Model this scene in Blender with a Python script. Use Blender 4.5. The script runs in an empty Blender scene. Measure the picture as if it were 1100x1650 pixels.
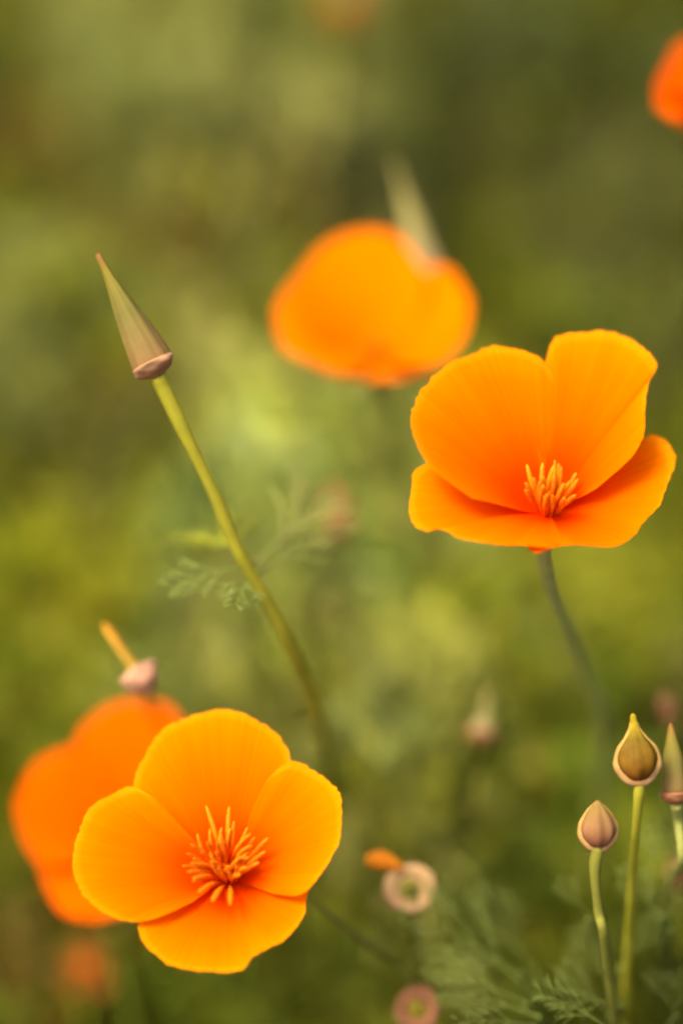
import bpy, math, random
import numpy as np
from mathutils import Vector

# ------------------------------------------------------------------ camera, sky, sun, exposure
scene = bpy.context.scene
col = scene.collection
PITCH = math.radians(35.0)
CAM = np.array([0.0, 0.0, 0.66])
LENS, SENS_W, SENS_H = 100.0, 24.0, 36.0
FOCUS = 0.580
cam_data = bpy.data.cameras.new("camera")
cam_data.sensor_fit = 'HORIZONTAL'
cam_data.sensor_width = SENS_W
cam_data.lens = LENS
cam_data.clip_start = 0.01
cam_data.clip_end = 400.0
cam_data.dof.use_dof = True
cam_data.dof.focus_distance = FOCUS
cam_data.dof.aperture_fstop = 2.6
cam = bpy.data.objects.new("camera", cam_data)
cam.location = CAM
cam.rotation_euler = (math.pi / 2 - PITCH, 0, 0)
col.objects.link(cam)
scene.camera = cam

SUN_EL, SUN_AZ = math.radians(62), math.radians(-120)     # azimuth measured from +Y towards +X
world = bpy.data.worlds.new("World")
scene.world = world
world.use_nodes = True
nt = world.node_tree
bg = nt.nodes["Background"]
sky = nt.nodes.new("ShaderNodeTexSky")
sky.sky_type = 'NISHITA'
sky.sun_disc = False
sky.sun_elevation = SUN_EL
sky.sun_rotation = SUN_AZ
sky.dust_density = 7.0
sky.air_density = 0.6
sky.ozone_density = 0.0
nt.links.new(sky.outputs[0], bg.inputs[0])
bg.inputs[1].default_value = 0.13

sun_data = bpy.data.lights.new("sun", 'SUN')
sun_data.energy = 1.5
sun_data.angle = math.radians(16)
sun_data.color = (1.0, 0.87, 0.62)
sun = bpy.data.objects.new("sun", sun_data)
sd = Vector((math.sin(SUN_AZ) * math.cos(SUN_EL), math.cos(SUN_AZ) * math.cos(SUN_EL), math.sin(SUN_EL)))
sun.rotation_euler = sd.to_track_quat('Z', 'Y').to_euler()
sun.location = (0, 0, 3)
col.objects.link(sun)

scene.view_settings.view_transform = 'Standard'
scene.view_settings.look = 'None'
scene.view_settings.gamma = 1.0
scene.view_settings.use_curve_mapping = False
scene.view_settings.exposure = 1.45
scene.render.engine = 'CYCLES'
scene.cycles.use_denoising = True
scene.cycles.max_bounces = 6
scene.cycles.transmission_bounces = 6
scene.cycles.filter_width = 2.6

# ------------------------------------------------------------------ helpers
F = np.array([0.0, math.cos(PITCH), -math.sin(PITCH)])
U = np.array([0.0, math.sin(PITCH), math.cos(PITCH)])
R = np.array([1.0, 0.0, 0.0])
K = SENS_W / LENS / 1100.0                     # tangent per photograph pixel
PX = K * FOCUS                                 # metres per pixel at the focal distance


def ray(px, py):
    return F + R * (px - 550) * K + U * (825 - py) * K


def P(px, py, d):
    """a point seen at photograph pixel (px, py), d metres along the view axis"""
    return CAM + ray(px, py) * d


def Pz(px, py, z):
    r = ray(px, py)
    return CAM + r * ((z - CAM[2]) / r[2])


def unit(v):
    v = np.asarray(v, float)
    return v / max(math.sqrt(v[0] * v[0] + v[1] * v[1] + v[2] * v[2]), 1e-12)


def cross(a, b):
    return np.array([a[1] * b[2] - a[2] * b[1], a[2] * b[0] - a[0] * b[2], a[0] * b[1] - a[1] * b[0]])


def camdir(x, y, toward):
    """direction from components to the right, up and towards the viewer"""
    return unit(R * x + U * y - F * toward)


def frame(n, hint=None):
    n = unit(n)
    h = R if hint is None else hint
    if abs(np.dot(h, n)) > 0.95:
        h = U
    e1 = unit(h - n * np.dot(h, n))
    return e1, cross(n, e1), n


def spline(pts, m):
    pts = np.asarray(pts, float)
    n = len(pts)
    seg = np.linalg.norm(np.diff(pts, axis=0), axis=1) ** 0.5 + 1e-9
    t = np.concatenate([[0], np.cumsum(seg)])
    out = []
    for q in np.linspace(0, t[-1], m):
        i = min(max(np.searchsorted(t, q, 'right') - 1, 0), n - 2)
        h = t[i + 1] - t[i]
        u = (q - t[i]) / h
        def tan(j):
            if j == 0: return (pts[1] - pts[0]) / (t[1] - t[0])
            if j == n - 1: return (pts[-1] - pts[-2]) / (t[-1] - t[-2])
            return (pts[j + 1] - pts[j - 1]) / (t[j + 1] - t[j - 1])
        a, b = tan(i) * h, tan(i + 1) * h
        out.append((2*u**3-3*u**2+1)*pts[i] + (u**3-2*u**2+u)*a + (-2*u**3+3*u**2)*pts[i+1] + (u**3-u**2)*b)
    return np.array(out)


def mesh(name, verts, faces, mat, parent=None, origin=None, smooth=True, uv=None, colr=None):
    verts = np.asarray(verts, float)
    o3 = np.zeros(3) if origin is None else np.asarray(origin, float)
    if parent is not None:
        o3 = np.array(parent.location)
        if parent.parent is not None:
            o3 = o3 + np.array(parent.parent.location)
    me = bpy.data.meshes.new(name)
    me.from_pydata((verts - o3).tolist(), [], [tuple(int(i) for i in f) for f in faces])
    if smooth:
        me.polygons.foreach_set("use_smooth", [True] * len(me.polygons))
    if uv is not None:
        lay = me.uv_layers.new(name="uv")
        idx = np.zeros(len(me.loops), np.int32)
        me.loops.foreach_get("vertex_index", idx)
        lay.data.foreach_set("uv", np.asarray(uv, np.float32)[idx].ravel())
    if colr is not None:
        at = me.color_attributes.new("tint", 'FLOAT_COLOR', 'POINT')
        c = np.ones((len(verts), 4), np.float32); c[:, :3] = colr
        at.data.foreach_set("color", c.ravel())
    me.materials.append(mat)
    me.update()
    ob = bpy.data.objects.new(name, me)
    col.objects.link(ob)
    if parent is not None:
        ob.parent = parent
    elif origin is not None:
        ob.location = o3
    return ob


def thing(name, label, cat, loc, group=None):
    e = bpy.data.objects.new(name, None)
    e.empty_display_size = 0.01
    e.location = Vector(loc)
    e["label"] = label
    e["category"] = cat
    if group: e["group"] = group
    col.objects.link(e)
    return e


def tube(pts, rad, seg=10, m=24):
    """verts, faces, uv of a closed tapering tube along a smooth path; rad: list of radii along it"""
    c = spline(pts, m)
    rr = np.interp(np.linspace(0, 1, m), np.linspace(0, 1, len(rad)), rad)
    v, uv, f = [], [], []
    e1 = None
    for i in range(m):
        d = unit(c[min(i + 1, m - 1)] - c[max(i - 1, 0)])
        if e1 is None:
            e1 = frame(d)[0]
        e1 = unit(e1 - d * np.dot(e1, d))
        e2 = cross(d, e1)
        for j in range(seg):
            a = 2 * math.pi * j / seg
            q = rr[i] * (1 + .05 * math.sin(.9 * i + 1.3 * seg) + .04 * math.sin(2.3 * i + 2 * a))
            v.append(c[i] + q * (math.cos(a) * e1 + math.sin(a) * e2))
            uv.append((j / seg, i / (m - 1)))
    for i in range(m - 1):
        for j in range(seg):
            k = (j + 1) % seg
            f.append((i*seg+j, i*seg+k, (i+1)*seg+k, (i+1)*seg+j))
    f.append(tuple(range(seg - 1, -1, -1)))
    f.append(tuple((m - 1) * seg + j for j in range(seg)))
    return v, f, uv


def lathe(base, axis, prof, seg=24, ribs=0, ribamp=0.0, bend=None, wob=0.028):
    """prof: (height, radius) list, revolved round the axis from base; ribs ripple the wall"""
    e1, e2, n = frame(axis)
    hs = [p[0] for p in prof]
    c = spline(np.array(prof), max(16, 3 * len(prof)))
    v, uv, f = [], [], []
    m = len(c)
    H = hs[-1] - hs[0]
    ph = 40.0 * float(np.sum(np.asarray(base)))
    for i in range(m):
        off = np.zeros(3)
        if bend is not None:
            off = np.asarray(bend) * ((c[i][0] - hs[0]) / H) ** 2
        for j in range(seg):
            a = 2 * math.pi * j / seg
            hh = (c[i][0] - hs[0]) / H
            r = max(c[i][1], 2e-5) * (1 + ribamp * math.cos(ribs * a + .6 * hh) + wob * (math.sin(2 * a + 3 * hh + ph) + .7 * math.sin(3 * a - 5 * hh + 2 * ph) + .5 * math.sin(5 * a + 7 * hh)))
            v.append(np.asarray(base) + off + n * c[i][0] + r * (math.cos(a) * e1 + math.sin(a) * e2))
            uv.append((j / seg, i / (m - 1)))
    for i in range(m - 1):
        for j in range(seg):
            k = (j + 1) % seg
            f.append((i*seg+j, i*seg+k, (i+1)*seg+k, (i+1)*seg+j))
    f.append(tuple(range(seg - 1, -1, -1)))
    f.append(tuple((m - 1) * seg + j for j in range(seg)))
    return v, f, uv


# ------------------------------------------------------------------ materials (all procedural)
def plant_mat(name, c0, c1=None, along='v', trans=0.25, rough=0.55, noise=90.0, amp=0.25, attr=False, gloss=0.004,
              stops=None, stripes=0.0, stripe_n=40.0, bump=0.0):
    """diffuse + translucent tissue, pigment running from c0 to c1 along the uv, mottled by noise"""
    m = bpy.data.materials.new(name)
    m.use_nodes = True
    t = m.node_tree
    t.nodes.clear()
    N, L = t.nodes.new, t.links.new
    out = N("ShaderNodeOutputMaterial")
    uv = N("ShaderNodeTexCoord")
    if attr:
        a = N("ShaderNodeAttribute"); a.attribute_name = "tint"
        src = a.outputs["Color"]
    else:
        sep = N("ShaderNodeSeparateXYZ"); L(uv.outputs["UV"], sep.inputs[0])
        ramp = N("ShaderNodeValToRGB")
        st = stops or [(0.0, c0), (1.0, c1 or c0)]
        el = ramp.color_ramp.elements
        while len(el) < len(st): el.new(0.5)
        for e, (p, c) in zip(el, st):
            e.position = p; e.color = (*c, 1)
        L(sep.outputs["Y"], ramp.inputs[0])
        src = ramp.outputs[0]
    nz = N("ShaderNodeTexNoise"); nz.inputs["Scale"].default_value = noise; nz.inputs["Detail"].default_value = 3
    L(uv.outputs["Object"], nz.inputs["Vector"])
    fac = nz.outputs["Fac"]
    if stripes:
        mp = N("ShaderNodeMapping"); mp.inputs["Scale"].default_value = (stripe_n, 0.8, 1)
        L(uv.outputs["UV"], mp.inputs[0])
        n2 = N("ShaderNodeTexNoise"); n2.inputs["Scale"].default_value = 1.0; n2.inputs["Detail"].default_value = 2
        L(mp.outputs[0], n2.inputs["Vector"])
        mixf = N("ShaderNodeMix"); mixf.data_type = 'FLOAT'; mixf.inputs[0].default_value = stripes
        L(fac, mixf.inputs[2]); L(n2.outputs["Fac"], mixf.inputs[3])
        fac = mixf.outputs[0]
    mr = N("ShaderNodeMapRange"); mr.inputs[1].default_value = 0.3; mr.inputs[2].default_value = 0.7
    mr.inputs[3].default_value = 1 - amp; mr.inputs[4].default_value = 1 + amp
    L(fac, mr.inputs[0])
    mul = N("ShaderNodeVectorMath"); mul.operation = 'SCALE'
    L(src, mul.inputs[0]); L(mr.outputs[0], mul.inputs["Scale"])
    clampn = N("ShaderNodeVectorMath"); clampn.operation = 'MINIMUM'; clampn.inputs[1].default_value = (0.95, 0.95, 0.95)
    L(mul.outputs[0], clampn.inputs[0])
    c = clampn.outputs[0]
    dif = N("ShaderNodeBsdfDiffuse"); L(c, dif.inputs[0])
    tr = N("ShaderNodeBsdfTranslucent"); L(c, tr.inputs[0])
    mx = N("ShaderNodeMixShader"); mx.inputs[0].default_value = trans
    L(dif.outputs[0], mx.inputs[1]); L(tr.outputs[0], mx.inputs[2])
    gl = N("ShaderNodeBsdfGlossy"); gl.inputs["Roughness"].default_value = rough
    mg = N("ShaderNodeMixShader"); mg.inputs[0].default_value = gloss
    L(mx.outputs[0], mg.inputs[1]); L(gl.outputs[0], mg.inputs[2])
    if bump:
        bp = N("ShaderNodeBump"); bp.inputs["Strength"].default_value = bump; bp.inputs["Distance"].default_value = 0.0004
        L(fac, bp.inputs["Height"])
        for s in (dif, tr, gl): L(bp.outputs[0], s.inputs["Normal"])
    L(mg.outputs[0], out.inputs[0])
    return m


PETAL = plant_mat("petal_orange", None, stops=[(0.0, (0.76, 0.018, 0.0)), (0.24, (0.78, 0.042, 0.0)), (0.50, (0.80, 0.100, 0.0)),
                  (0.80, (0.80, 0.148, 0.0)), (0.95, (0.81, 0.185, 0.0)), (1.0, (0.84, 0.26, 0.002))], trans=0.36, noise=160, amp=0.11, stripes=0.7, stripe_n=70, gloss=0.0, bump=0.4)
PETAL_PLAIN = plant_mat("petal_plain_orange", None, stops=[(0.0, (0.80, 0.13, 0.0)), (0.5, (0.80, 0.17, 0.0)), (1.0, (0.80, 0.18, 0.0))],
                        trans=0.36, noise=120, amp=0.07, stripes=0.7, stripe_n=46, gloss=0.0)
PETAL_RED = plant_mat("petal_deep_orange", None, stops=[(0.0, (0.78, 0.05, 0.0)), (0.4, (0.80, 0.095, 0.0)), (1.0, (0.82, 0.12, 0.0))],
                      trans=0.36, noise=120, amp=0.07, stripes=0.7, stripe_n=46, gloss=0.0)
PETAL_DRY = plant_mat("petal_withered", None, stops=[(0.0, (0.13, 0.05, 0.01)), (1.0, (0.20, 0.08, 0.01))], trans=0.3, amp=0.25)
STAMEN = plant_mat("stamen_yellow", None, stops=[(0.0, (0.80, 0.08, 0.0)), (0.4, (0.80, 0.155, 0.001)), (1.0, (0.82, 0.27, 0.008))], trans=0.2, noise=700, amp=0.25)
PISTIL = plant_mat("pistil", (0.78, 0.13, 0.001), (0.80, 0.18, 0.003), trans=0.1)
STEM = plant_mat("stem_green", (0.142, 0.149, 0.026), (0.179, 0.172, 0.026), trans=0.12, noise=160, amp=0.15, bump=0.7)
STEM_Y = plant_mat("stem_yellow_green", (0.300, 0.290, 0.022), (0.330, 0.305, 0.026), trans=0.15, noise=160, amp=0.15, bump=0.7)
STEM_G = plant_mat("stem_grey_green", (0.260, 0.270, 0.060), (0.270, 0.280, 0.070), trans=0.12, noise=160, amp=0.15, bump=0.7)
STEM_PALE = plant_mat("stem_pale_green", (0.34, 0.36, 0.08), (0.38, 0.39, 0.10), trans=0.15, noise=160, amp=0.15)
STEM_O = plant_mat("stem_orange_tip", (0.300, 0.225, 0.038), (0.465, 0.195, 0.015), trans=0.15, noise=160, amp=0.15)
SHRED = plant_mat("petal_shred_orange", (0.50, 0.16, 0.01), (0.56, 0.19, 0.01), trans=0.3, amp=0.2)
COLLAR = plant_mat("collar_pink", (0.300, 0.115, 0.048), (0.370, 0.170, 0.075), trans=0.15, noise=260, amp=0.2, bump=0.7)
COLLAR_PALE = plant_mat("collar_pale_pink", (0.344, 0.158, 0.075), (0.432, 0.254, 0.124), trans=0.15, noise=260, amp=0.18, bump=0.7)
COLLAR_TAN = plant_mat("collar_tan", (0.340, 0.200, 0.080), (0.440, 0.290, 0.130), trans=0.15, noise=260, amp=0.18, bump=0.7)
CALYX = plant_mat("calyx_green", None, stops=[(0.0, (0.232, 0.125, 0.045)), (0.22, (0.197, 0.136, 0.041)), (0.45, (0.157, 0.136, 0.032)), (0.75, (0.197, 0.159, 0.025)),
                  (0.9, (0.232, 0.125, 0.032)), (1.0, (0.244, 0.079, 0.029))], trans=0.15, noise=300, amp=0.14, stripes=0.6, stripe_n=22, bump=0.7)
CALYX_Y = plant_mat("calyx_amber", None, stops=[(0.0, (0.20, 0.055, 0.01)), (0.3, (0.17, 0.085, 0.008)), (0.6, (0.15, 0.095, 0.010)), (0.78, (0.32, 0.23, 0.012)), (1.0, (0.36, 0.27, 0.014))],
                    trans=0.2, noise=500, amp=0.35, stripes=0.5, stripe_n=14, bump=0.7)
CALYX_P = plant_mat("calyx_pink", None, stops=[(0.0, (0.248, 0.077, 0.044)), (0.35, (0.248, 0.118, 0.048)), (0.75, (0.223, 0.142, 0.040)), (1.0, (0.248, 0.153, 0.033))],
                    trans=0.15, noise=300, amp=0.18, stripes=0.5, stripe_n=20, bump=0.7)
POD_G = plant_mat("pod_grey_green", None, stops=[(0.0, (0.306, 0.243, 0.130)), (0.4, (0.252, 0.225, 0.072)), (1.0, (0.216, 0.180, 0.050))], trans=0.15, noise=200, amp=0.15)
RIM_LIGHT = plant_mat("rim_light_pale", (0.443, 0.248, 0.097), (0.425, 0.280, 0.058), trans=0.2, noise=300, amp=0.15, bump=0.7)  # light catching the bud edges, given as a pale pigment
LEAF = plant_mat("leaf_tinted", None, attr=True, trans=0.28, noise=60, amp=0.2, gloss=0.005)


def soil_mat():
    m = bpy.data.materials.new("soil")
    m.use_nodes = True
    t = m.node_tree
    b = t.nodes["Principled BSDF"]
    b.inputs["Roughness"].default_value = 0.95
    tc = t.nodes.new("ShaderNodeTexCoord")
    n = t.nodes.new("ShaderNodeTexNoise"); n.inputs["Scale"].default_value = 22; n.inputs["Detail"].default_value = 6
    t.links.new(tc.outputs["Object"], n.inputs["Vector"])
    r = t.nodes.new("ShaderNodeValToRGB")
    r.color_ramp.elements[0].position = 0.35; r.color_ramp.elements[0].color = (0.030, 0.026, 0.008, 1)
    r.color_ramp.elements[1].position = 0.68; r.color_ramp.elements[1].color = (0.075, 0.070, 0.016, 1)
    t.links.new(n.outputs["Fac"], r.inputs[0]); t.links.new(r.outputs[0], b.inputs["Base Color"])
    bp = t.nodes.new("ShaderNodeBump"); bp.inputs["Distance"].default_value = 0.01
    t.links.new(n.outputs["Fac"], bp.inputs["Height"]); t.links.new(bp.outputs[0], b.inputs["Normal"])
    return m


# ------------------------------------------------------------------ ground
def build_ground():
    rng = np.random.default_rng(5)
    xs = np.concatenate([-np.geomspace(60, 1.6, 9), np.linspace(-1.4, 1.4, 57), np.geomspace(1.6, 60, 9)])
    ys = np.concatenate([-np.geomspace(60, 0.7, 9), np.linspace(-0.5, 2.9, 69), np.geomspace(3.2, 90, 9)])
    v = []
    ph = rng.uniform(0, 6.28, (6,)); fr = rng.uniform(4, 17, (6, 2))
    for y in ys:
        for x in xs:
            z = sum(math.sin(fr[k, 0] * x + fr[k, 1] * y + ph[k]) for k in range(6)) * 0.0022 - 0.006
            v.append((x, y, z if abs(x) < 1.5 and -0.6 < y < 3 else -0.006))
    f = []
    nx = len(xs)
    for j in range(len(ys) - 1):
        for i in range(nx - 1):
            f.append((j*nx+i, j*nx+i+1, (j+1)*nx+i+1, (j+1)*nx+i))
    g = mesh("ground", v, f, soil_mat())
    g["kind"] = "structure"
    g["label"] = "dark earth under the meadow plants"


build_ground()

# ------------------------------------------------------------------ feathery leaves
def leaf_template(rng, fine=1, narrow=False):
    """finely divided poppy leaf lying along +Y, length 1; rows: p0, p1, width0, width1"""
    segs = []
    bow = rng.uniform(0.05, 0.22)

    def axis(t):
        return np.array([0.03 * math.sin(3 * t), t, bow * t * (1 - t) * 2 - 0.15 * bow * t])
    ts = np.linspace(0, 1, 6)
    for a, b in zip(ts[:-1], ts[1:]):
        segs.append((axis(a), axis(b), 0.026 * (1.25 - a), 0.026 * (1.25 - b)))
    lv = [0.34, 0.50, 0.64, 0.77, 0.89]
    for t in lv:
        for s in (-1, 1):
            b = axis(t + rng.uniform(-0.03, 0.03))
            ang = math.radians(rng.uniform(20, 36) if narrow else rng.uniform(38, 58))
            ln = ((0.62 * (1.05 - t) + 0.10) if narrow else (0.42 * (1.12 - t) + 0.06)) * rng.uniform(0.8, 1.15)
            d = np.array([s * math.sin(ang), math.cos(ang), rng.uniform(-0.1, 0.35)])
            e = b + d * ln
            mid = b + d * ln * 0.5 + np.array([0, 0, 0.03])
            segs.append((b, mid, 0.020, 0.019)); segs.append((mid, e, 0.019, 0.009))
            if fine:
                for q, base in ((0.42, b + (mid - b) * 0.84), (0.7, mid + (e - mid) * 0.4)):
                    for s2 in (-1, 1):
                        a2 = ang * s + s2 * math.radians(rng.uniform(12, 26) if narrow else rng.uniform(30, 50))
                        d2 = np.array([math.sin(a2), math.cos(a2), rng.uniform(-0.1, 0.4)])
                        l2 = ln * (0.5 if q < 0.5 else 0.36) * rng.uniform(0.8, 1.2)
                        segs.append((base, base + d2 * l2, 0.016, 0.007))
    return segs


def template_ribbon(segs, rng, fat=1.0):
    v = []
    for p0, p1, w0, w1 in segs:
        d = unit(p1 - p0)
        s = unit(cross(d, unit(np.array([rng.normal() * .35, rng.normal() * .35, 1]))))
        v += [p0 - s*w0*fat, p0 + s*w0*fat, p1 + s*w1*fat, p1 - s*w1*fat]
    return np.array(v)


def prism_from_segs(segs, M, o, scale, fat=1.0):
    """closed 4-sided tapering prisms for leaves near the focus"""
    v, f = [], []
    for p0, p1, w0, w1 in segs:
        p0 = o + M @ (p0 * scale); p1 = o + M @ (p1 * scale)
        d = unit(p1 - p0)
        e1 = unit(cross(d, M[:, 2])); e2 = cross(d, e1)
        b = len(v)
        for p, w in ((p0, w0 * scale * fat), ((p0 + p1) / 2 + e2 * 0.0, (w0 + w1) / 2 * scale * fat * 1.08), (p1, w1 * scale * fat)):
            v += [p + e1 * w, p + e2 * w * 0.45, p - e1 * w, p - e2 * w * 0.45]
        for r in (0, 4):
            for j in range(4):
                k = (j + 1) % 4
                f.append((b+r+j, b+r+k, b+r+4+k, b+r+4+j))
        f.append((b+3, b+2, b+1, b)); f.append((b+8, b+9, b+10, b+11))
    return v, f


def leaf_matrix(start, end, up):
    y = unit(end - start)
    x = unit(cross(y, up))
    return np.stack([x, y, cross(x, y)], axis=1)


def leaf_part(parent, a, b, tint, rng, up=None, fat=1.0, fine=1, name="leaf", narrow=True):
    segs = leaf_template(rng, fine, narrow)
    up = unit(np.array([rng.normal() * .3, -0.5, 1])) if up is None else up
    M = leaf_matrix(a, b, up)
    v, f = prism_from_segs(segs, M, a, np.linalg.norm(b - a), fat)
    return mesh(name, v, f, LEAF, parent, smooth=False, colr=np.array(tint, np.float32))


OLIVE = np.array([0.185, 0.200, 0.018])
YELLOWG = np.array([0.245, 0.262, 0.022])
GLAUC = np.array([0.185, 0.225, 0.045])
PALE = np.array([0.305, 0.318, 0.075])
TAN = np.array([0.270, 0.195, 0.035])
SHADED = np.array([0.090, 0.090, 0.008])  # leaf tint with the shade of the far right undergrowth in it
GREEN = np.array([0.150, 0.200, 0.018])

# ------------------------------------------------------------------ meadow foliage (uncountable mass)
class Mass:
    def __init__(self, seed):
        self.rng = np.random.default_rng(seed)
        self.v, self.c = [], []
        self.full = [template_ribbon(leaf_template(self.rng, 1), self.rng, 1.1) for _ in range(7)]
        self.plain = [template_ribbon(leaf_template(self.rng, 0), self.rng, 1.7) for _ in range(5)]
        self.blade = [template_ribbon([(np.array([0, t, .5*b*t*t]), np.array([0, t+.25, .5*b*(t+.25)**2]), .02*(1.05-t), .02*(.8-t)+.002)
                       for t in (0, .25, .5, .75)], self.rng, 1.0) for b in (-.2, -.5, -.9, .2)]

    def add(self, tmpl, start, end, tint):
        M = leaf_matrix(start, end, unit(np.array([self.rng.normal() * .5, self.rng.normal() * .5, 1])))
        s = np.linalg.norm(end - start)
        self.v.append(start + (tmpl * s) @ M.T)
        self.c.append(np.repeat(np.asarray(tint)[None], len(tmpl), 0))

    def clump(self, x, y, zt, rad, n, tint, detail=True, vary=0.25):
        rng = self.rng
        for _ in range(n):
            a = rng.uniform(0, 6.283); r = rad * math.sqrt(rng.uniform(0, 1))
            end = np.array([x + r * math.cos(a), y + r * math.sin(a), zt * rng.uniform(0.55, 1.05)])
            root = np.array([x + .25 * r * math.cos(a) + rng.normal() * .004, y + .25 * r * math.sin(a) + rng.normal() * .004, -0.004])
            start = root + (end - root) * rng.uniform(0.25, 0.5)
            start[2] = min(start[2] + 0.01, end[2])
            t = np.asarray(tint) * (1 + vary * rng.normal()) * np.array([1 + .08 * rng.normal(), 1, 1 + .2 * rng.normal()])
            t = np.clip(t, 0.008, 0.5)
            k = (self.full if detail else self.plain)
            self.add(k[rng.integers(len(k))], start, end, t)
            self.add(self.blade[rng.integers(4)], root, start + (start - root) * 0.05, t)

    def build(self, name, label, cat):
        v = np.concatenate(self.v); c = np.concatenate(self.c)
        n = len(v) // 4
        me = bpy.data.meshes.new(name)
        me.vertices.add(len(v)); me.vertices.foreach_set("co", v.astype(np.float32).ravel())
        me.loops.add(n * 4); me.loops.foreach_set("vertex_index", np.arange(n * 4, dtype=np.int32))
        me.polygons.add(n)
        me.polygons.foreach_set("loop_start", np.arange(0, n * 4, 4, dtype=np.int32))
        me.polygons.foreach_set("loop_total", np.full(n, 4, np.int32))
        at = me.color_attributes.new("tint", 'FLOAT_COLOR', 'POINT')
        cc = np.ones((len(v), 4), np.float32); cc[:, :3] = c
        at.data.foreach_set("color", cc.ravel())
        me.materials.append(LEAF)
        me.update(calc_edges=True); me.validate()
        o = bpy.data.objects.new(name, me)
        col.objects.link(o)
        o["kind"] = "stuff"; o["label"] = label; o["category"] = cat
        return o


def build_meadow():
    M = Mass(11)
    rng = M.rng
    # patches of the meadow: photo pixel, canopy height, radius, leaves, colour
    patches = [
        # far rows (top of the picture); shade on the right put into lower tints
        (400, 60, .20, .06, 90, PALE * .85), (400, 200, .21, .06, 100, PALE * .9), (330, 130, .17, .05, 50, OLIVE),
        (240, 190, .16, .05, 50, OLIVE * .9), (20, 110, .15, .05, 45, PALE * .5), (20, 300, .16, .05, 50, OLIVE * .8),
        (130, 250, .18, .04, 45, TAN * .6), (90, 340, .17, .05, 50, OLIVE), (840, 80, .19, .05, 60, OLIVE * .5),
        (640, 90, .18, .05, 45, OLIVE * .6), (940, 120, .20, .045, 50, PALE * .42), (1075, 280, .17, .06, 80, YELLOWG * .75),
        (980, 310, .17, .06, 80, PALE * .62), (880, 350, .15, .06, 60, OLIVE * .9), (720, 350, .13, .05, 40, OLIVE * .6),
        (1050, 400, .16, .06, 65, PALE * .55), (900, 440, .15, .06, 65, OLIVE * 1.1), (1060, 500, .15, .05, 60, PALE * .6), (820, 480, .15, .05, 50, OLIVE),
        (410, 320, .20, .055, 100, PALE * .82), (300, 320, .18, .05, 60, OLIVE * 1.1), (200, 330, .17, .05, 50, GLAUC * .8),
        (480, 170, .16, .045, 30, GLAUC * .55),
        # middle rows
        (60, 480, .16, .06, 55, YELLOWG * .8), (310, 430, .19, .05, 50, TAN * .8), (330, 510, .18, .055, 70, YELLOWG * 1.0),
        (110, 600, .19, .05, 80, PALE * .75), (300, 600, .18, .05, 70, YELLOWG * 1.0), (200, 700, .18, .05, 80, YELLOWG * .95),
        (400, 560, .17, .05, 60, GREEN * 1.3), (400, 680, .19, .05, 70, PALE * .8), (470, 690, .20, .035, 40, PALE * .9),
        (80, 760, .17, .05, 60, PALE * .65), (300, 800, .17, .05, 70, YELLOWG * .9), (100, 880, .16, .05, 50, OLIVE * 1.1),
        (470, 800, .22, .035, 45, PALE * .95), (480, 850, .21, .03, 35, GLAUC * 1.1), (560, 720, .17, .05, 60, OLIVE * 1.3),
        (600, 660, .15, .05, 50, OLIVE * 1.1), (620, 800, .17, .05, 70, YELLOWG * .95), (570, 930, .18, .05, 80, YELLOWG),
        (650, 900, .17, .05, 60, YELLOWG * .9), (760, 930, .17, .05, 80, YELLOWG * .95), (700, 1010, .17, .045, 70, YELLOWG * 1.05),
        (1060, 860, .14, .05, 55, OLIVE), (1000, 960, .15, .05, 55, OLIVE * 1.05), (860, 1010, .15, .045, 60, OLIVE * 1.2),
        (1070, 1030, .14, .05, 45, OLIVE * .9), (1080, 650, .13, .05, 45, OLIVE), (250, 950, .17, .05, 60, OLIVE * 1.2),
        # near rows
        (60, 1080, .16, .045, 70, YELLOWG * .8), (300, 1080, .17, .04, 60, YELLOWG * .9), (400, 1080, .19, .035, 50, PALE * .75),
        (560, 1080, .18, .04, 60, OLIVE * 1.2), (640, 1100, .17, .04, 60, YELLOWG * .85), (560, 1160, .20, .035, 55, PALE * .8),
        (840, 1120, .15, .04, 70, YELLOWG * .85), (700, 1150, .14, .04, 45, OLIVE), (740, 1280, .16, .045, 80, GREEN * 1.05), (660, 1200, .17, .04, 60, OLIVE * 1.15), (790, 1220, .16, .04, 60, GREEN * 1.1), (600, 1330, .16, .035, 60, OLIVE * 1.05),
        (620, 1250, .18, .04, 60, PALE * .75), (520, 1230, .17, .035, 50, OLIVE * 1.3), (690, 1130, .17, .04, 60, PALE * .6), (700, 1350, .14, .04, 60, GREEN * .8), (850, 1250, .12, .04, 35, OLIVE * .8),
        (840, 1400, .12, .04, 50, GREEN * .7), (600, 1500, .13, .035, 60, GREEN * .8), (520, 1600, .13, .035, 60, OLIVE),
        (400, 1620, .12, .035, 50, GREEN * .8), (300, 1640, .11, .035, 40, OLIVE * .8), (60, 1440, .12, .035, 50, OLIVE * .9),
        (20, 1500, .12, .03, 40, TAN * .55), (150, 1590, .12, .03, 40, TAN * .7), (60, 1620, .11, .035, 50, OLIVE * .9),
        (1000, 1120, .14, .04, 50, PALE * .55), (20, 1180, .15, .04, 50, YELLOWG * .75), (880, 1500, .14, .03, 45, OLIVE * .8),
    ]
    for px, py, z, rad, n, t in patches:
        p = Pz(px, py, z * 0.85)
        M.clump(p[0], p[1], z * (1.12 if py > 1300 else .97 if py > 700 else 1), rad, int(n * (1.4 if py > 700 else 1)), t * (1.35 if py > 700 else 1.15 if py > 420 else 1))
    # bare hollows between the plants
    gaps = [(Pz(px, py, .10), r) for px, py, r in ((130, 45, .075), (565, 265, .055), (790, 225, .075), (700, 20, .08), (1010, 15, .09), (5, 590, .05), (10, 480, .04),
                                                  (560, 620, .03), (1045, 1560, .03), (20, 930, .035), (640, 280, .04))]
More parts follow.
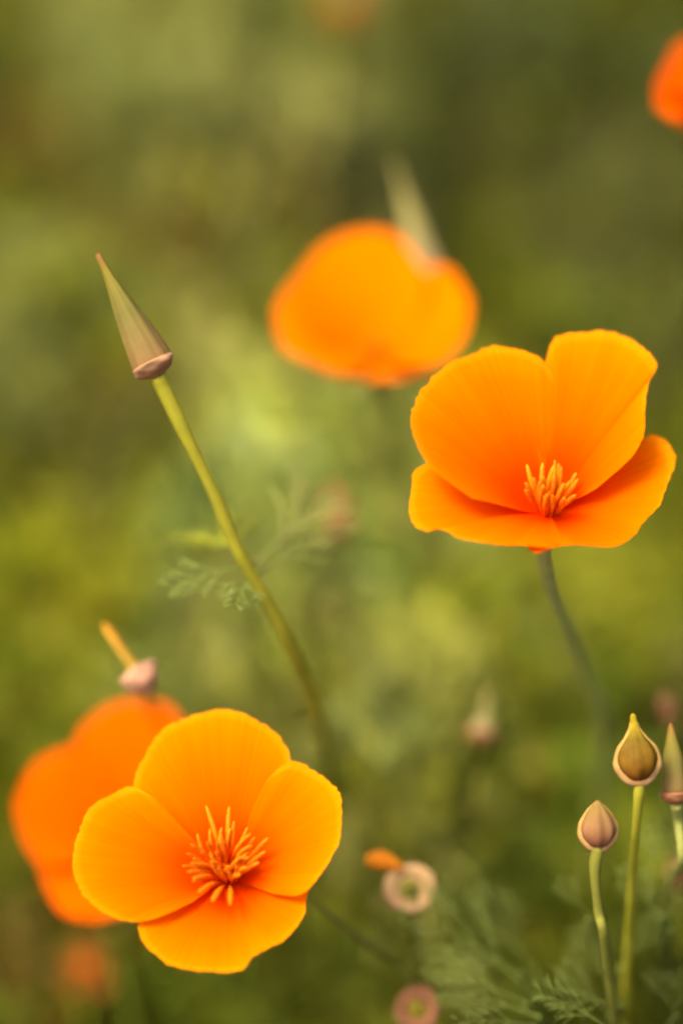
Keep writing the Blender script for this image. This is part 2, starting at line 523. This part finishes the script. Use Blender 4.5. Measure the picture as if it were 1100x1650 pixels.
    # low undergrowth everywhere in the stretch the photograph covers
    for gx in np.arange(-.34, .341, .034):
        for gy in np.arange(.30, 1.75, .034):
            x, y = gx + rng.normal() * .012, gy + rng.normal() * .012
            s = math.sin(9.1 * x + 3.3 * y + 1.0) + math.sin(17 * y - 6 * x) + .7 * math.sin(23 * x + 11 * y)
            if s < -1.2 or any(math.hypot(x - g[0], y - g[1]) < r for g, r in gaps): continue
            tint = (OLIVE, YELLOWG * .8, GREEN * .8, OLIVE * .8, GLAUC * .55)[rng.integers(5)]
            if y > 1.0 and x > -.02 + .03 * math.sin(20 * y): tint = SHADED * 1.2       # shade at the far right put into the leaf tint
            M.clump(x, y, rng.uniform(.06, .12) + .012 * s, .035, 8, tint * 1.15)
    # the meadow goes on around
    for gx in np.arange(-1.4, 1.401, .062):
        for gy in np.arange(-.45, 2.9, .062):
            x, y = gx + rng.normal() * .022, gy + rng.normal() * .022
            if abs(x) < .36 and .1 < y < 1.78: continue
            if math.hypot(x, y) < .2: continue
            s = math.sin(9.1 * x + 3.3 * y + 1.0) + math.sin(7 * y - 6 * x) + .7 * math.sin(13 * x + 11 * y)
            tint = (OLIVE, YELLOWG * .9, GREEN * .9, PALE * .7, GLAUC * .6)[rng.integers(5)]
            M.clump(x, y, rng.uniform(.09, .15) + .02 * s, .055, 9, tint, detail=False)
    M.build("meadow_foliage", "soft mass of feathery olive green leaves filling the meadow floor", "foliage")
    # grass blades between the poppies
    G = Mass(23)
    rng = G.rng
    for i in range(5200):
        if i < 1900:
            x, y = rng.uniform(-.3, .3), rng.uniform(.36, 1.7)
        else:
            x, y = rng.uniform(-1.35, 1.35), rng.uniform(-.4, 2.85)
            if math.hypot(x, y) < .2: continue
        h = rng.uniform(.05, .17)
        a = rng.uniform(0, 6.283)
        root = np.array([x, y, -.008]); end = root + np.array([math.cos(a) * h * .45, math.sin(a) * h * .45, h])
        t = (OLIVE, YELLOWG, TAN * .8, GREEN)[rng.integers(4)] * rng.uniform(.7, 1.15)
        G.add(G.blade[rng.integers(4)], root, end, t)
    G.build("meadow_grass", "thin olive and straw grass blades between the poppy plants", "grass")


build_meadow()

# ------------------------------------------------------------------ poppies
def bowl_hit(px, py, C, fr, k, flare, lift=0.0, span=0.045):
    """point of the cupped petal surface (cup slope k) seen at a pixel, in the flower's own axes"""
    e1, e2, n = fr
    r = ray(px, py)
    d0 = np.dot(C - CAM, F)
    t = np.linspace(d0 - span, d0 + span, 1500)
    p = CAM + np.outer(t, r) - C
    x, y, z = p @ e1, p @ e2, p @ n
    rr = np.hypot(x, y)
    f = z - (k * (np.sqrt(rr * rr + 3.6e-5) - 0.006) - flare * rr * rr + lift)
    hit = np.nonzero((f[:-1] > 0) & (f[1:] <= 0))[0]
    i = hit[0] if len(hit) else int(np.argmin(np.abs(f)))
    return np.array([x[i], y[i]])


def make_petal(parent, C, fr, outline, k, flare, lift, mat, rng, ruffle=0.0006, ns=80, nv=20, jag=0.0045):
    e1, e2, n = fr
    pts = np.array([bowl_hit(px, py, C, fr, k, flare, lift) for px, py in outline])
    rd = np.hypot(pts[:, 0], pts[:, 1])
    pts, rd = pts[rd > .2 * rd.max()], rd[rd > .2 * rd.max()]
    az = np.unwrap(np.arctan2(pts[:, 1], pts[:, 0]))
    sg = 1.0 if az[-1] > az[0] else -1.0
    az = sg * (np.maximum.accumulate(sg * az) + np.arange(len(az)) * .001)      # a petal blade never doubles back on itself
    rim = spline(np.stack([rd * np.cos(az), rd * np.sin(az)], 1), ns)
    ph = rng.uniform(0, 6.28, 4)
    v, uv, f = [], [], []
    jg = np.array([rng.normal() for _ in range(ns)]) * jag
    rad = np.hypot(rim[:, 0], rim[:, 1])
    w = 16
    pad = np.concatenate([np.full(w, rad[0]), rad, np.full(w, rad[-1])])
    rsm = np.array([pad[i:i + 2 * w + 1].mean() for i in range(ns)]); rsm = np.maximum(rsm, .72 * rad.max())
    for i in range(ns):
        s = i / (ns - 1)
        edge = min(1.0, 6 * s, 6 * (1 - s))
        sc = 1 + (jg[i] + 0.012 * math.sin(23 * s + ph[0]) * math.sin(9 * s + ph[3])) * edge
        for j in range(nv):
            t = j / (nv - 1)
            q = rim[i] * (0.05 + 0.95 * t) * sc
            rr = math.hypot(*q)
            z = k * (math.sqrt(rr * rr + 3.6e-5) - 0.006) - flare * rr * rr
            z += lift * min(1, 3 * t)
            z += ruffle * t * t * (math.sin(11 * s + ph[1]) + .6 * math.sin(21 * s + ph[2] + 2 * t))
            z += 0.00012 * t * math.sin(46 * s + ph[2]) * (1 - .4 * t)
            z += 0.0007 * t * t * (2 * s - 1) ** 2 * (0.6 if lift > 0 else -0.3)
            v.append(C + e1 * q[0] + e2 * q[1] + n * z)
            uv.append((s, min(1.0, .55 * t + .45 * rr / rsm[i])))
    for i in range(ns - 1):
        for j in range(nv - 1):
            f.append((i*nv+j, (i+1)*nv+j, (i+1)*nv+j+1, i*nv+j+1))
    return mesh("petal", v, f, mat, parent, uv=uv)


def stamen_mesh(rng, ln):
    """filament and long anther along +Z"""
    h = ln
    prof = [(0, .00028), (.25 * h, .00026), (.38 * h, .00028), (.44 * h, .00040), (.6 * h, .00054), (.8 * h, .00048), (.94 * h, .00034), (h, .0001)]
    return lathe(np.zeros(3), np.array([0, 0, 1.0]), prof, seg=7, bend=(rng.normal() * .0013, rng.normal() * .0013, 0))


def stem_to_ground(top, dirn, pts, root, parent, mat, r0, r1, m=34):
    path = [top, top + dirn * 0.006] + list(pts) + [root]
    v, f, uv = tube(path, [r1, r0, r0 * 1.1, r0 * 1.25], seg=9, m=m)
    return mesh("stem", v, f, mat, parent, uv=[(a, 1 - b) for a, b in uv])


def make_poppy(label, cpx, cpy, d, axis, petals, stem_pts, root, mat=PETAL, nst=22, stam_len=.0085, seed=1, stem_mat=STEM, ruffle=.0006, srad=.0010, spread=.5, group=None):
    rng = np.random.default_rng(seed)
    C = P(cpx, cpy, d)
    fr = frame(axis)
    root = np.array([root[0], root[1], -0.008])
    t = thing("poppy", label, "poppy", root, group or "orange poppies in the meadow")
    for o in petals:
        make_petal(t, C, fr, o["o"], o["k"], o.get("fl", 3.0), o.get("lift", 0.0), o.get("mat", mat), rng, ruffle)
    n = fr[2]
    # collar under the petals
    v, f, uv = lathe(C - n * .0068, n, [(0, .0011), (.0012, .0014), (.0035, .0022), (.0052, .0030), (.0058, .0041), (.0063, .0040), (.0067, .0022)], seg=22)
    mesh("collar", v, f, COLLAR, t, uv=uv)
    v, f, uv = lathe(C - n * .0006, n, [(0, .0012), (.002, .0013), (.0045, .0010), (.006, .0004)], seg=10)
    pis = mesh("pistil", v, f, PISTIL, t, uv=uv)
    kinds = [stamen_mesh(rng, stam_len * q) for q in (1.0, .86, .92, .78)]
    datas = []
    for v, f, uv in kinds:
        o = mesh("stamen", v, f, STAMEN, uv=uv)
        datas.append(o.data); bpy.data.objects.remove(o)
    for i in range(nst):
        ob = bpy.data.objects.new("stamen", datas[i % 4])
        col.objects.link(ob); ob.parent = t
        a = 2.39996 * i; q = math.sqrt((i + .5) / nst)
        tilt = spread * q + rng.normal() * .05
        dr = unit(n + math.tan(tilt) * (math.cos(a) * fr[0] + math.sin(a) * fr[1]))
        pos = C + (math.cos(a) * fr[0] + math.sin(a) * fr[1]) * .0022 * q - root
        ob.location = Vector(pos)
        qt = Vector(dr).to_track_quat('Z', 'Y')
        ob.rotation_mode = 'QUATERNION'; ob.rotation_quaternion = qt
    stem_to_ground(C - n * .0062, -n, stem_pts, root, t, stem_mat, srad, srad * 1.15)
    return t


GR = "open orange poppies"
# the large sharp flower
make_poppy("large open orange poppy with yellow stamens, overlapping a blurred deeper orange poppy", 364, 1414, .581, camdir(-.08, .58, .80), [
    dict(o=[(335, 1405), (250, 1345), (216, 1285), (219, 1248), (229, 1222), (246, 1193), (272, 1168), (302, 1152), (340, 1146), (382, 1152), (420, 1167), (449, 1189), (467, 1220), (470, 1260), (440, 1330), (395, 1390)], k=.50, fl=5, lift=0),
    dict(o=[(500, 1425), (492, 1445), (490, 1470), (478, 1495), (455, 1520), (430, 1534), (408, 1542), (390, 1560), (350, 1566), (300, 1560), (260, 1547), (232, 1522), (225, 1494), (236, 1474), (270, 1450)], k=.35, fl=5, lift=0),
    dict(o=[(358, 1412), (310, 1352), (260, 1298), (215, 1266), (188, 1270), (160, 1290), (135, 1322), (121, 1360), (118, 1400), (126, 1436), (150, 1460), (190, 1478), (230, 1481), (270, 1472), (310, 1456), (350, 1430)], k=.50, fl=5, lift=.0011),
    dict(o=[(372, 1405), (390, 1350), (412, 1290), (440, 1250), (475, 1230), (510, 1240), (536, 1262), (550, 1292), (549, 1330), (541, 1366), (526, 1400), (502, 1430), (480, 1441), (440, 1438), (380, 1428)], k=.50, fl=5, lift=.0011),
], [P(380, 1520, .62)], (-.045, .66), seed=3, nst=46, stam_len=.0130, spread=.52)

# the flower beside it on the right
make_poppy("wide open orange poppy with notched petals above a long pale stem, sharply drawn", 882, 824, .581, camdir(.02, .76, .64), [
    dict(o=[(760, 800), (692, 752), (669, 716), (663, 680), (667, 640), (690, 610), (730, 580), (770, 566), (805, 563), (845, 570), (872, 583), (890, 610), (896, 680)], k=.95, fl=8, lift=0),
    dict(o=[(862, 700), (872, 620), (880, 578), (888, 556), (903, 542), (940, 534), (985, 538), (1025, 552), (1050, 573), (1055, 588), (1043, 610), (1039, 642), (1036, 680), (1034, 708), (1015, 740), (960, 790), (905, 825)], k=.72, fl=4, lift=.0012),
    dict(o=[(790, 760), (720, 748), (686, 750), (665, 765), (660, 800), (665, 838), (688, 856), (706, 855), (740, 870), (790, 878), (835, 880), (868, 882), (890, 880), (905, 868)], k=.30, fl=5, lift=.0010),
    dict(o=[(960, 765), (1000, 728), (1024, 707), (1046, 702), (1070, 712), (1086, 736), (1080, 762), (1072, 790), (1061, 814), (1040, 835), (1020, 863), (990, 882), (940, 884), (900, 883), (866, 889), (852, 878), (850, 860)], k=.30, fl=5, lift=0),
], [P(892, 962, .602), P(914, 1010, .618), P(940, 1085, .645), P(972, 1195, .680)], (.075, .64), seed=8, nst=30, stam_len=.0100, stem_mat=STEM_PALE, srad=.0014, spread=.5)

# blurred flower behind them
make_poppy("blurred rounded orange poppy with a slim grey bud rising behind it", 606, 572, .684, camdir(-.05, .78, .62), [
    dict(o=[(560, 560), (505, 530), (470, 490), (468, 462), (485, 432), (510, 402), (540, 380), (580, 369), (625, 373), (655, 397), (674, 428), (686, 450), (680, 500), (640, 545)], k=1.1, fl=9, lift=0),
    dict(o=[(615, 535), (655, 470), (676, 446), (702, 431), (735, 446), (755, 476), (757, 512), (740, 560), (700, 592), (650, 592), (615, 565)], k=.75, fl=6, lift=.001),
    dict(o=[(600, 535), (560, 490), (500, 455), (466, 462), (446, 492), (443, 515), (452, 550), (482, 580), (530, 602), (575, 600), (600, 565)], k=.55, fl=5, lift=.001),
    dict(o=[(560, 548), (480, 570), (520, 597), (560, 607), (595, 610), (650, 606), (700, 592), (735, 568), (650, 548)], k=.28, fl=4, lift=0),
], [P(640, 660, .72)], (.02, .93), seed=12, nst=6, stam_len=.004, mat=PETAL_PLAIN)

# blurred flower tucked behind the large one
make_poppy("blurred deep orange poppy tucked behind the large open poppy", 190, 1345, .676, camdir(-.1, .5, .85), [
    dict(o=[(140, 1290), (118, 1225), (130, 1176), (160, 1146), (203, 1130), (250, 1133), (288, 1158), (305, 1205), (270, 1290)], k=.7, fl=5, lift=0),
    dict(o=[(160, 1240), (130, 1214), (92, 1210), (57, 1229), (36, 1264), (28, 1310), (40, 1355), (65, 1392), (110, 1395)], k=.6, fl=5, lift=.001),
    dict(o=[(90, 1370), (64, 1385), (75, 1430), (97, 1466), (130, 1485), (168, 1481), (220, 1460), (262, 1430)], k=.4, fl=4, lift=0),
    dict(o=[(260, 1270), (310, 1260), (345, 1300), (350, 1360), (320, 1410), (270, 1420)], k=.6, fl=4, lift=.001),
], [P(200, 1500, .71)], (-.09, .73), mat=PETAL_RED, seed=17, nst=12, stam_len=.008)

# flower cut by the edge of the picture
make_poppy("small blurred red orange poppy standing apart above a yellow green patch", 1130, 165, .690, camdir(.1, .75, .6), [
    dict(o=[(1090, 150), (1075, 110), (1090, 75), (1120, 58), (1160, 62), (1185, 90), (1170, 130)], k=1.0, fl=8, lift=0, ),
    dict(o=[(1100, 120), (1076, 108), (1058, 135), (1056, 160), (1068, 182), (1090, 196), (1110, 185)], k=.6, fl=5, lift=.001),
    dict(o=[(1075, 180), (1090, 198), (1125, 204), (1160, 198), (1180, 180)], k=.3, fl=4, lift=0),
    dict(o=[(1160, 110), (1185, 100), (1205, 130), (1200, 165), (1170, 185), (1150, 175)], k=.6, fl=5, lift=.001),
], [P(1140, 280, .74)], (.125, 1.02), mat=PETAL_RED, seed=21, nst=10, stam_len=.007)

# dim flower far behind
make_poppy("dim brownish orange poppy far behind in the darkest foliage", 552, 8, .93, camdir(0, .8, .6), [
    dict(o=[(530, 12), (520, -8), (535, -22), (565, -22), (582, -6), (572, 12)], k=.9, fl=5, lift=0),
    dict(o=[(535, -2), (518, 4), (516, 20), (528, 32), (548, 26)], k=.5, fl=4, lift=.001),
    dict(o=[(530, 28), (550, 36), (572, 30), (585, 18)], k=.3, fl=4, lift=0),
], [P(555, 80, .97)], (.0, 1.14), mat=PETAL_DRY, seed=25, nst=6, stam_len=.006)
# withered flower low down
make_poppy("withered dull orange poppy low in the grass beneath the large poppy", 138, 1566, .745, camdir(0, .7, .7), [
    dict(o=[(115, 1560), (105, 1535), (125, 1518), (155, 1520), (172, 1540), (162, 1562)], k=1.0, fl=5, lift=0),
    dict(o=[(120, 1550), (100, 1556), (98, 1585), (118, 1602), (138, 1592)], k=.6, fl=4, lift=.001),
    dict(o=[(120, 1595), (145, 1608), (172, 1598), (180, 1572)], k=.4, fl=4, lift=0),
], [P(140, 1650, .77)], (-.095, .70), mat=PETAL_DRY, seed=27, nst=6, stam_len=.006)


# ------------------------------------------------------------------ buds, pods and bare receptacles
def bud(label, base_px, tip_px, d, w_px, prof, stem_pts, root, calyx, collar_mat=COLLAR, stem_mat=STEM_Y, srad=.001, ribs=0, ribamp=0, rim=None,
        rib_n=0, tube_r=.0004, lean=0.0, name="poppy_bud", cat="flower bud", group=None, tip=None, seed=0, cup=1.0, lit_edge=False):
    """prof: (fraction of length, fraction of half width) of the closed calyx; rim: collar half width as a fraction"""
    sc = K * d
    A = P(*base_px, d); B = P(*tip_px, d + lean)
    ax = unit(B - A); Ln = np.linalg.norm(B - A); hw = w_px / 2 * sc
    root = np.array([root[0], root[1], -0.008])
    t = thing(name, label, cat, root, group or ("poppy buds on their stems" if "bud" in name else "poppy seed pods on their stems"))
    prof3 = [(a * Ln, max(b * hw, .00012)) for a, b in prof]
    v, f, uv = lathe(A, ax, prof3, seg=28, ribs=ribs, ribamp=ribamp)
    cx = mesh("calyx" if "pod" not in name else "capsule", v, f, calyx, t, uv=uv)
    if rib_n or lit_edge:
        e1, e2, n = frame(ax)
        pr = spline(np.array(prof3), 18)
    if lit_edge:
        # rim light on the fuzzy outline, built as a pale tube round the base
        side = lambda sg: [A + n * h + sg * (r - tube_r * .2) * e1 for h, r in pr[:-3]]
        v, f, uv = tube(side(-1)[::-1] + side(1), [tube_r * .3, tube_r * .6, tube_r, tube_r * 1.15, tube_r, tube_r * .6, tube_r * .3], seg=8, m=60)
        mesh("rim_light_edge", v, f, RIM_LIGHT, cx, uv=[(x, abs(2 * y - 1)) for x, y in uv])
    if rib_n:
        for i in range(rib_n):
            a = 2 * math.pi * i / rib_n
            pts = [A + n * h + (r + tube_r * .25) * (math.cos(a) * e1 + math.sin(a) * e2) for h, r in pr[:-2]]
            v, f, uv = tube(pts, [tube_r * .8, tube_r, tube_r, tube_r * .9, tube_r * .5], seg=6, m=18)
            mesh("rib", v, f, RIM_LIGHT, cx, uv=uv)
    if rim:
        rw = hw * rim
        h = hw * cup
        v, f, uv = lathe(A - ax * h * .62, ax, [(0, srad * 1.1), (h * .08, hw * .42), (h * .24, rw * .74), (h * .46, rw * .94), (h * .68, rw * 1.03), (h * .82, rw * 1.04), (h * .90, rw * .97), (h * .86, rw * .88), (h * .66, hw * .7)], seg=32, ribs=9, ribamp=.03, wob=.05)
        mesh("collar", v, f, collar_mat, t, uv=uv)
    low = A - ax * (hw * .58 * cup if rim else -hw * .1)
    path = [low] + list(stem_pts) + [root]
    v, f, uv = tube(path, [srad * 1.3, srad * .95, srad, srad * 1.05, srad * 1.1, srad * 1.2, srad * 1.3], seg=9, m=44)
    mesh("stem", v, f, stem_mat, t, uv=[(a, 1 - b) for a, b in uv])
    return t


CONE = [(0, .92), (.08, .90), (.25, .78), (.45, .59), (.65, .38), (.82, .21), (.94, .15), (.985, .14), (1, .02)]
TEAR = [(0, .30), (.06, .62), (.18, .92), (.32, 1.0), (.48, .84), (.62, .52), (.75, .28), (.88, .17), (.97, .13), (1, .02)]
OVAL = [(0, .28), (.08, .62), (.24, .93), (.42, 1.0), (.60, .86), (.78, .58), (.90, .32), (.97, .16), (1, .02)]

b = bud("tall pointed green bud with pinkish collar on a long leaning yellow-green stem", (247, 590), (157, 408), .584, 70, CONE,
        [P(262, 622, .585), P(300, 702, .588), P(345, 795, .594), P(385, 890, .600), P(430, 965, .607), P(470, 1045, .617), P(498, 1110, .632), P(520, 1180, .66)],
        (.0, .75), CALYX, COLLAR_PALE, STEM_Y, srad=.00138, ribs=9, ribamp=.075, rim=.99, cup=.8)
rng = np.random.default_rng(4)
for (a, e, tint, fat) in [((400, 915, .606), (272, 950, .600), GLAUC * 1.0, .5), ((405, 915, .607), (505, 815, .640), PALE * .8, .5),
                          ((412, 930, .609), (378, 985, .592), GLAUC * 1.1, .8), ((400, 905, .606), (345, 885, .64), YELLOWG * .9, .8),
                          ((412, 930, .609), (500, 868, .632), PALE * .8, .5)]:
    leaf_part(b, P(*a), P(*e), tint, rng, fat=fat, up=unit(-F + U * .4))

COLLAR_BRIGHT = plant_mat("collar_bright_pink", (0.42, 0.21, 0.12), (0.52, 0.29, 0.17), trans=0.2, noise=260, amp=0.15)
bud("small pod with bright pink collar and orange tip peeping over a blurred poppy", (226, 1092), (166, 1004), .618, 54,
    [(0, .9), (.05, .8), (.12, .46), (.2, .32), (.4, .28), (.7, .26), (.9, .22), (1, .04)], [P(236, 1122, .634), P(246, 1168, .700), P(262, 1300, .745)], (-.062, .76), STEM_O, COLLAR_BRIGHT, STEM_G, srad=.0009, rim=1.12, name="seed_pod", cat="seed pod", cup=1.7, lean=.004)
bud("teardrop bud with amber body and pale rim-lit edge above a bright green stem", (1030, 1258), (1019, 1150), .581, 66, TEAR,
    [P(1029, 1280, .582), P(1024, 1340, .588), P(1018, 1420, .60), P(1012, 1520, .615)], (.0715, .50), CALYX_Y, COLLAR_PALE, STEM_Y, srad=.00095, rib_n=0, tube_r=.0012, lit_edge=True, ribs=8, ribamp=.06)
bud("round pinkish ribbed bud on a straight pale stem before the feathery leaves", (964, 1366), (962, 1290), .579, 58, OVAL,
    [P(958, 1400, .580), P(964, 1470, .583), P(978, 1545, .590)], (.092, .49), CALYX_P, COLLAR, STEM, srad=.00105, rib_n=0, tube_r=.0009, lit_edge=True, ribs=8, ribamp=.10)
bud("tall narrow bud with pink base next to the amber teardrop bud", (1088, 1282), (1080, 1165), .588, 46, [(0, .7), (.06, .9), (.25, .85), (.5, .7), (.75, .4), (.93, .2), (1, .03)],
    [P(1092, 1320, .592), P(1096, 1400, .60)], (.10, .72), CALYX, COLLAR, STEM_G, srad=.0010, rim=1.05)
bud("slim grey bud rising behind the blurred rounded poppy", (692, 444), (634, 258), .702, 54, CONE,
    [P(700, 480, .715), P(715, 600, .74)], (.06, .98), POD_G, COLLAR_PALE, STEM_G, srad=.001, rim=.95)
bud("blurred pod with pink base and grey tip standing alone in green foliage", (777, 1182), (788, 1105), .668, 46, [(0, .8), (.1, .85), (.3, .5), (.55, .33), (.85, .22), (1, .03)],
    [P(775, 1230, .68), P(772, 1330, .70)], (.06, .80), POD_G, COLLAR, STEM, srad=.0009, rim=1.05, name="seed_pod", cat="seed pod")
bud("blurred dusky pink bud against pale leaves beside the leaning stem", (548, 850), (536, 775), .700, 50, OVAL,
    [P(555, 900, .72), P(562, 1000, .75)], (.0, .86), CALYX_P, COLLAR, STEM, srad=.0009, rim=.9)
bud("blurred little reddish bud above the tall narrow bud", (1076, 1150), (1070, 1112), .655, 34, OVAL,
    [P(1080, 1200, .67)], (.125, .80), CALYX_P, COLLAR, STEM, srad=.0008, rim=.9)
bud("dull red bud half hidden in leaves below the teardrop bud", (1098, 1420), (1088, 1372), .640, 40, OVAL,
    [P(1100, 1470, .65)], (.12, .74), CALYX_P, COLLAR, STEM, srad=.0008, rim=.9)


def receptacle(label, px, py, d, r_px, axis, stem_pts, root, mat, flap=None, centre=STEM):
    C = P(px, py, d); rw = r_px * K * d
    root = np.array([root[0], root[1], -.008])
    t = thing("bare_receptacle", label, "seed head", root, "bare poppy receptacles")
    n = unit(axis)
    v, f, uv = lathe(C - n * rw * .9, n, [(0, .001), (rw * .3, rw * .45), (rw * .62, rw * .82), (rw * .85, rw * 1.0), (rw * 1.0, rw * .98), (rw * 1.06, rw * .86), (rw * .98, rw * .66), (rw * .80, rw * .5), (rw * .74, rw * .38)], seg=28, ribs=9, ribamp=.02)
    mesh("rim", v, f, mat, t, uv=uv)
    v, f, uv = lathe(C - n * rw * .3, n, [(0, rw * .46), (rw * .12, rw * .44), (rw * .26, rw * .3), (rw * .4, rw * .2), (rw * .75, rw * .14), (rw * .8, rw * .02)], seg=16)
    mesh("ovary", v, f, centre, t, uv=uv)
    if flap:
        rng = np.random.default_rng(2)
        pts = [P(*q, d) for q in flap]
        v, f, uv = tube(pts, [.0006, .0016, .0021, .0012], seg=10, m=16)
        v = np.array(v); c = v.mean(0)
        v = c + (v - c) - np.outer(np.dot(v - c, F) * .55, F)
        mesh("petal_shred", v, f, SHRED, t, uv=[(a, .5 + .4 * b) for a, b in uv])
    v, f, uv = tube([C - n * rw * .88] + list(stem_pts) + [root], [.0009, .001, .0012], seg=9, m=30)
    mesh("stem", v, f, STEM, t, uv=uv)
    return t


receptacle("tan ring shaped receptacle with an orange shred of petal beside it", 660, 1432, .618, 42, camdir(.02, .35, .9), [P(668, 1500, .64), P(680, 1590, .67)], (.03, .72), COLLAR_TAN,
           flap=[(648, 1402), (632, 1392), (608, 1386), (590, 1388)])
receptacle("pinkish ring shaped receptacle low among the thin grey leaves", 672, 1626, .625, 36, camdir(-.05, .4, .9), [P(676, 1700, .645)], (.03, .66), COLLAR, centre=STEM_Y)


# ------------------------------------------------------------------ leafy plants near the focus
def leafy(label, root_px, push, leaves, seed, tint, fat=.8):
    rng = np.random.default_rng(seed)
    root = Pz(*root_px, .02); root[2] = -.008
    t = thing("feathery_leaf_plant", label, "leafy plant", root, "feathery poppy leaf plants")
    for a, e, *dd in leaves:
        da = dd[0] + push; de = dd[1] + push
        A, E = P(*a, da), P(*e, de)
        tt = np.clip(tint * (1 + .15 * rng.normal()), .01, .5)
        leaf_part(t, A, E, tt, rng, up=unit(-F + U * rng.uniform(.2, .9) + R * rng.normal() * .3), fat=fat)
        # leaf stalk down to the root
        mid = A + (root - A) * .45 + (A - E) * .35
        v, f, uv = tube([A + (E - A) * .02, mid, root], [.0006, .0008, .0011], seg=6, m=14)
        mesh("stalk", v, f, LEAF, t, colr=np.array(tt, np.float32))
    return t


leafy("low plant with long thin grey green leaves spreading below the tan receptacle", (840, 1640), .012, [
    ((860, 1600), (650, 1465), .615, .605), ((850, 1620), (690, 1560), .60, .60), ((870, 1640), (700, 1600), .595, .595), ((880, 1600), (760, 1440), .63, .63),
    ((860, 1655), (730, 1650), .59, .58), ((840, 1570), (735, 1530), .61, .60)], 3, GLAUC * .8, .28)
leafy("feathery green plant at the foot of the round pinkish bud", (960, 1640), .012, [
    ((985, 1640), (900, 1560), .60, .60), ((990, 1600), (930, 1500), .61, .62), ((1000, 1620), (890, 1620), .59, .585), ((980, 1660), (860, 1600), .585, .58),
    ((950, 1480), (895, 1420), .60, .60), ((1000, 1560), (1060, 1470), .61, .61)], 7, GLAUC * .72, .30)
leafy("feathery grey green plant beneath the teardrop bud and narrow bud", (1090, 1560), .012, [
    ((1060, 1470), (1100, 1340), .60, .60), ((1050, 1440), (1035, 1330), .605, .61), ((1065, 1480), (1000, 1400), .60, .60), ((1080, 1500), (1110, 1420), .60, .595),
    ((1075, 1480), (1075, 1290), .605, .605), ((1090, 1640), (1040, 1570), .60, .60), ((1080, 1650), (1110, 1560), .60, .60)], 9, GLAUC * .75, .32)
leafy("soft green leafy plant where the leaning stem disappears", (590, 1200), .010, [
    ((600, 1230), (520, 1140), .66, .66), ((610, 1220), (600, 1120), .67, .67), ((600, 1230), (540, 1180), .655, .65), ((620, 1240), (660, 1150), .67, .68),
    ((600, 1240), (640, 1200), .66, .66)], 13, GLAUC * .85, .8)


def lone_stem(label, pts, root, mat, r=.0009):
    root = np.array([root[0], root[1], -.008])
    v, f, uv = tube([P(*p) for p in pts] + [root], [r * .5, r, r, r * 1.2], seg=8, m=30)
    o = mesh("leafless_stalk", v, f, mat, origin=root, uv=uv)
    o["label"] = label; o["category"] = "plant stalk"; o["group"] = "leafless stalks"


lone_stem("thin bare stem slanting away from beneath the large poppy", [(492, 1440, .612), (560, 1500, .618), (630, 1548, .628), (690, 1600, .65)], (.055, .70), STEM)
lone_stem("blurred yellow green stem standing behind the lone pink pod", [(815, 985, .70), (835, 1080, .72), (865, 1190, .75), (895, 1290, .78)], (.09, .84), STEM_Y, .0017)
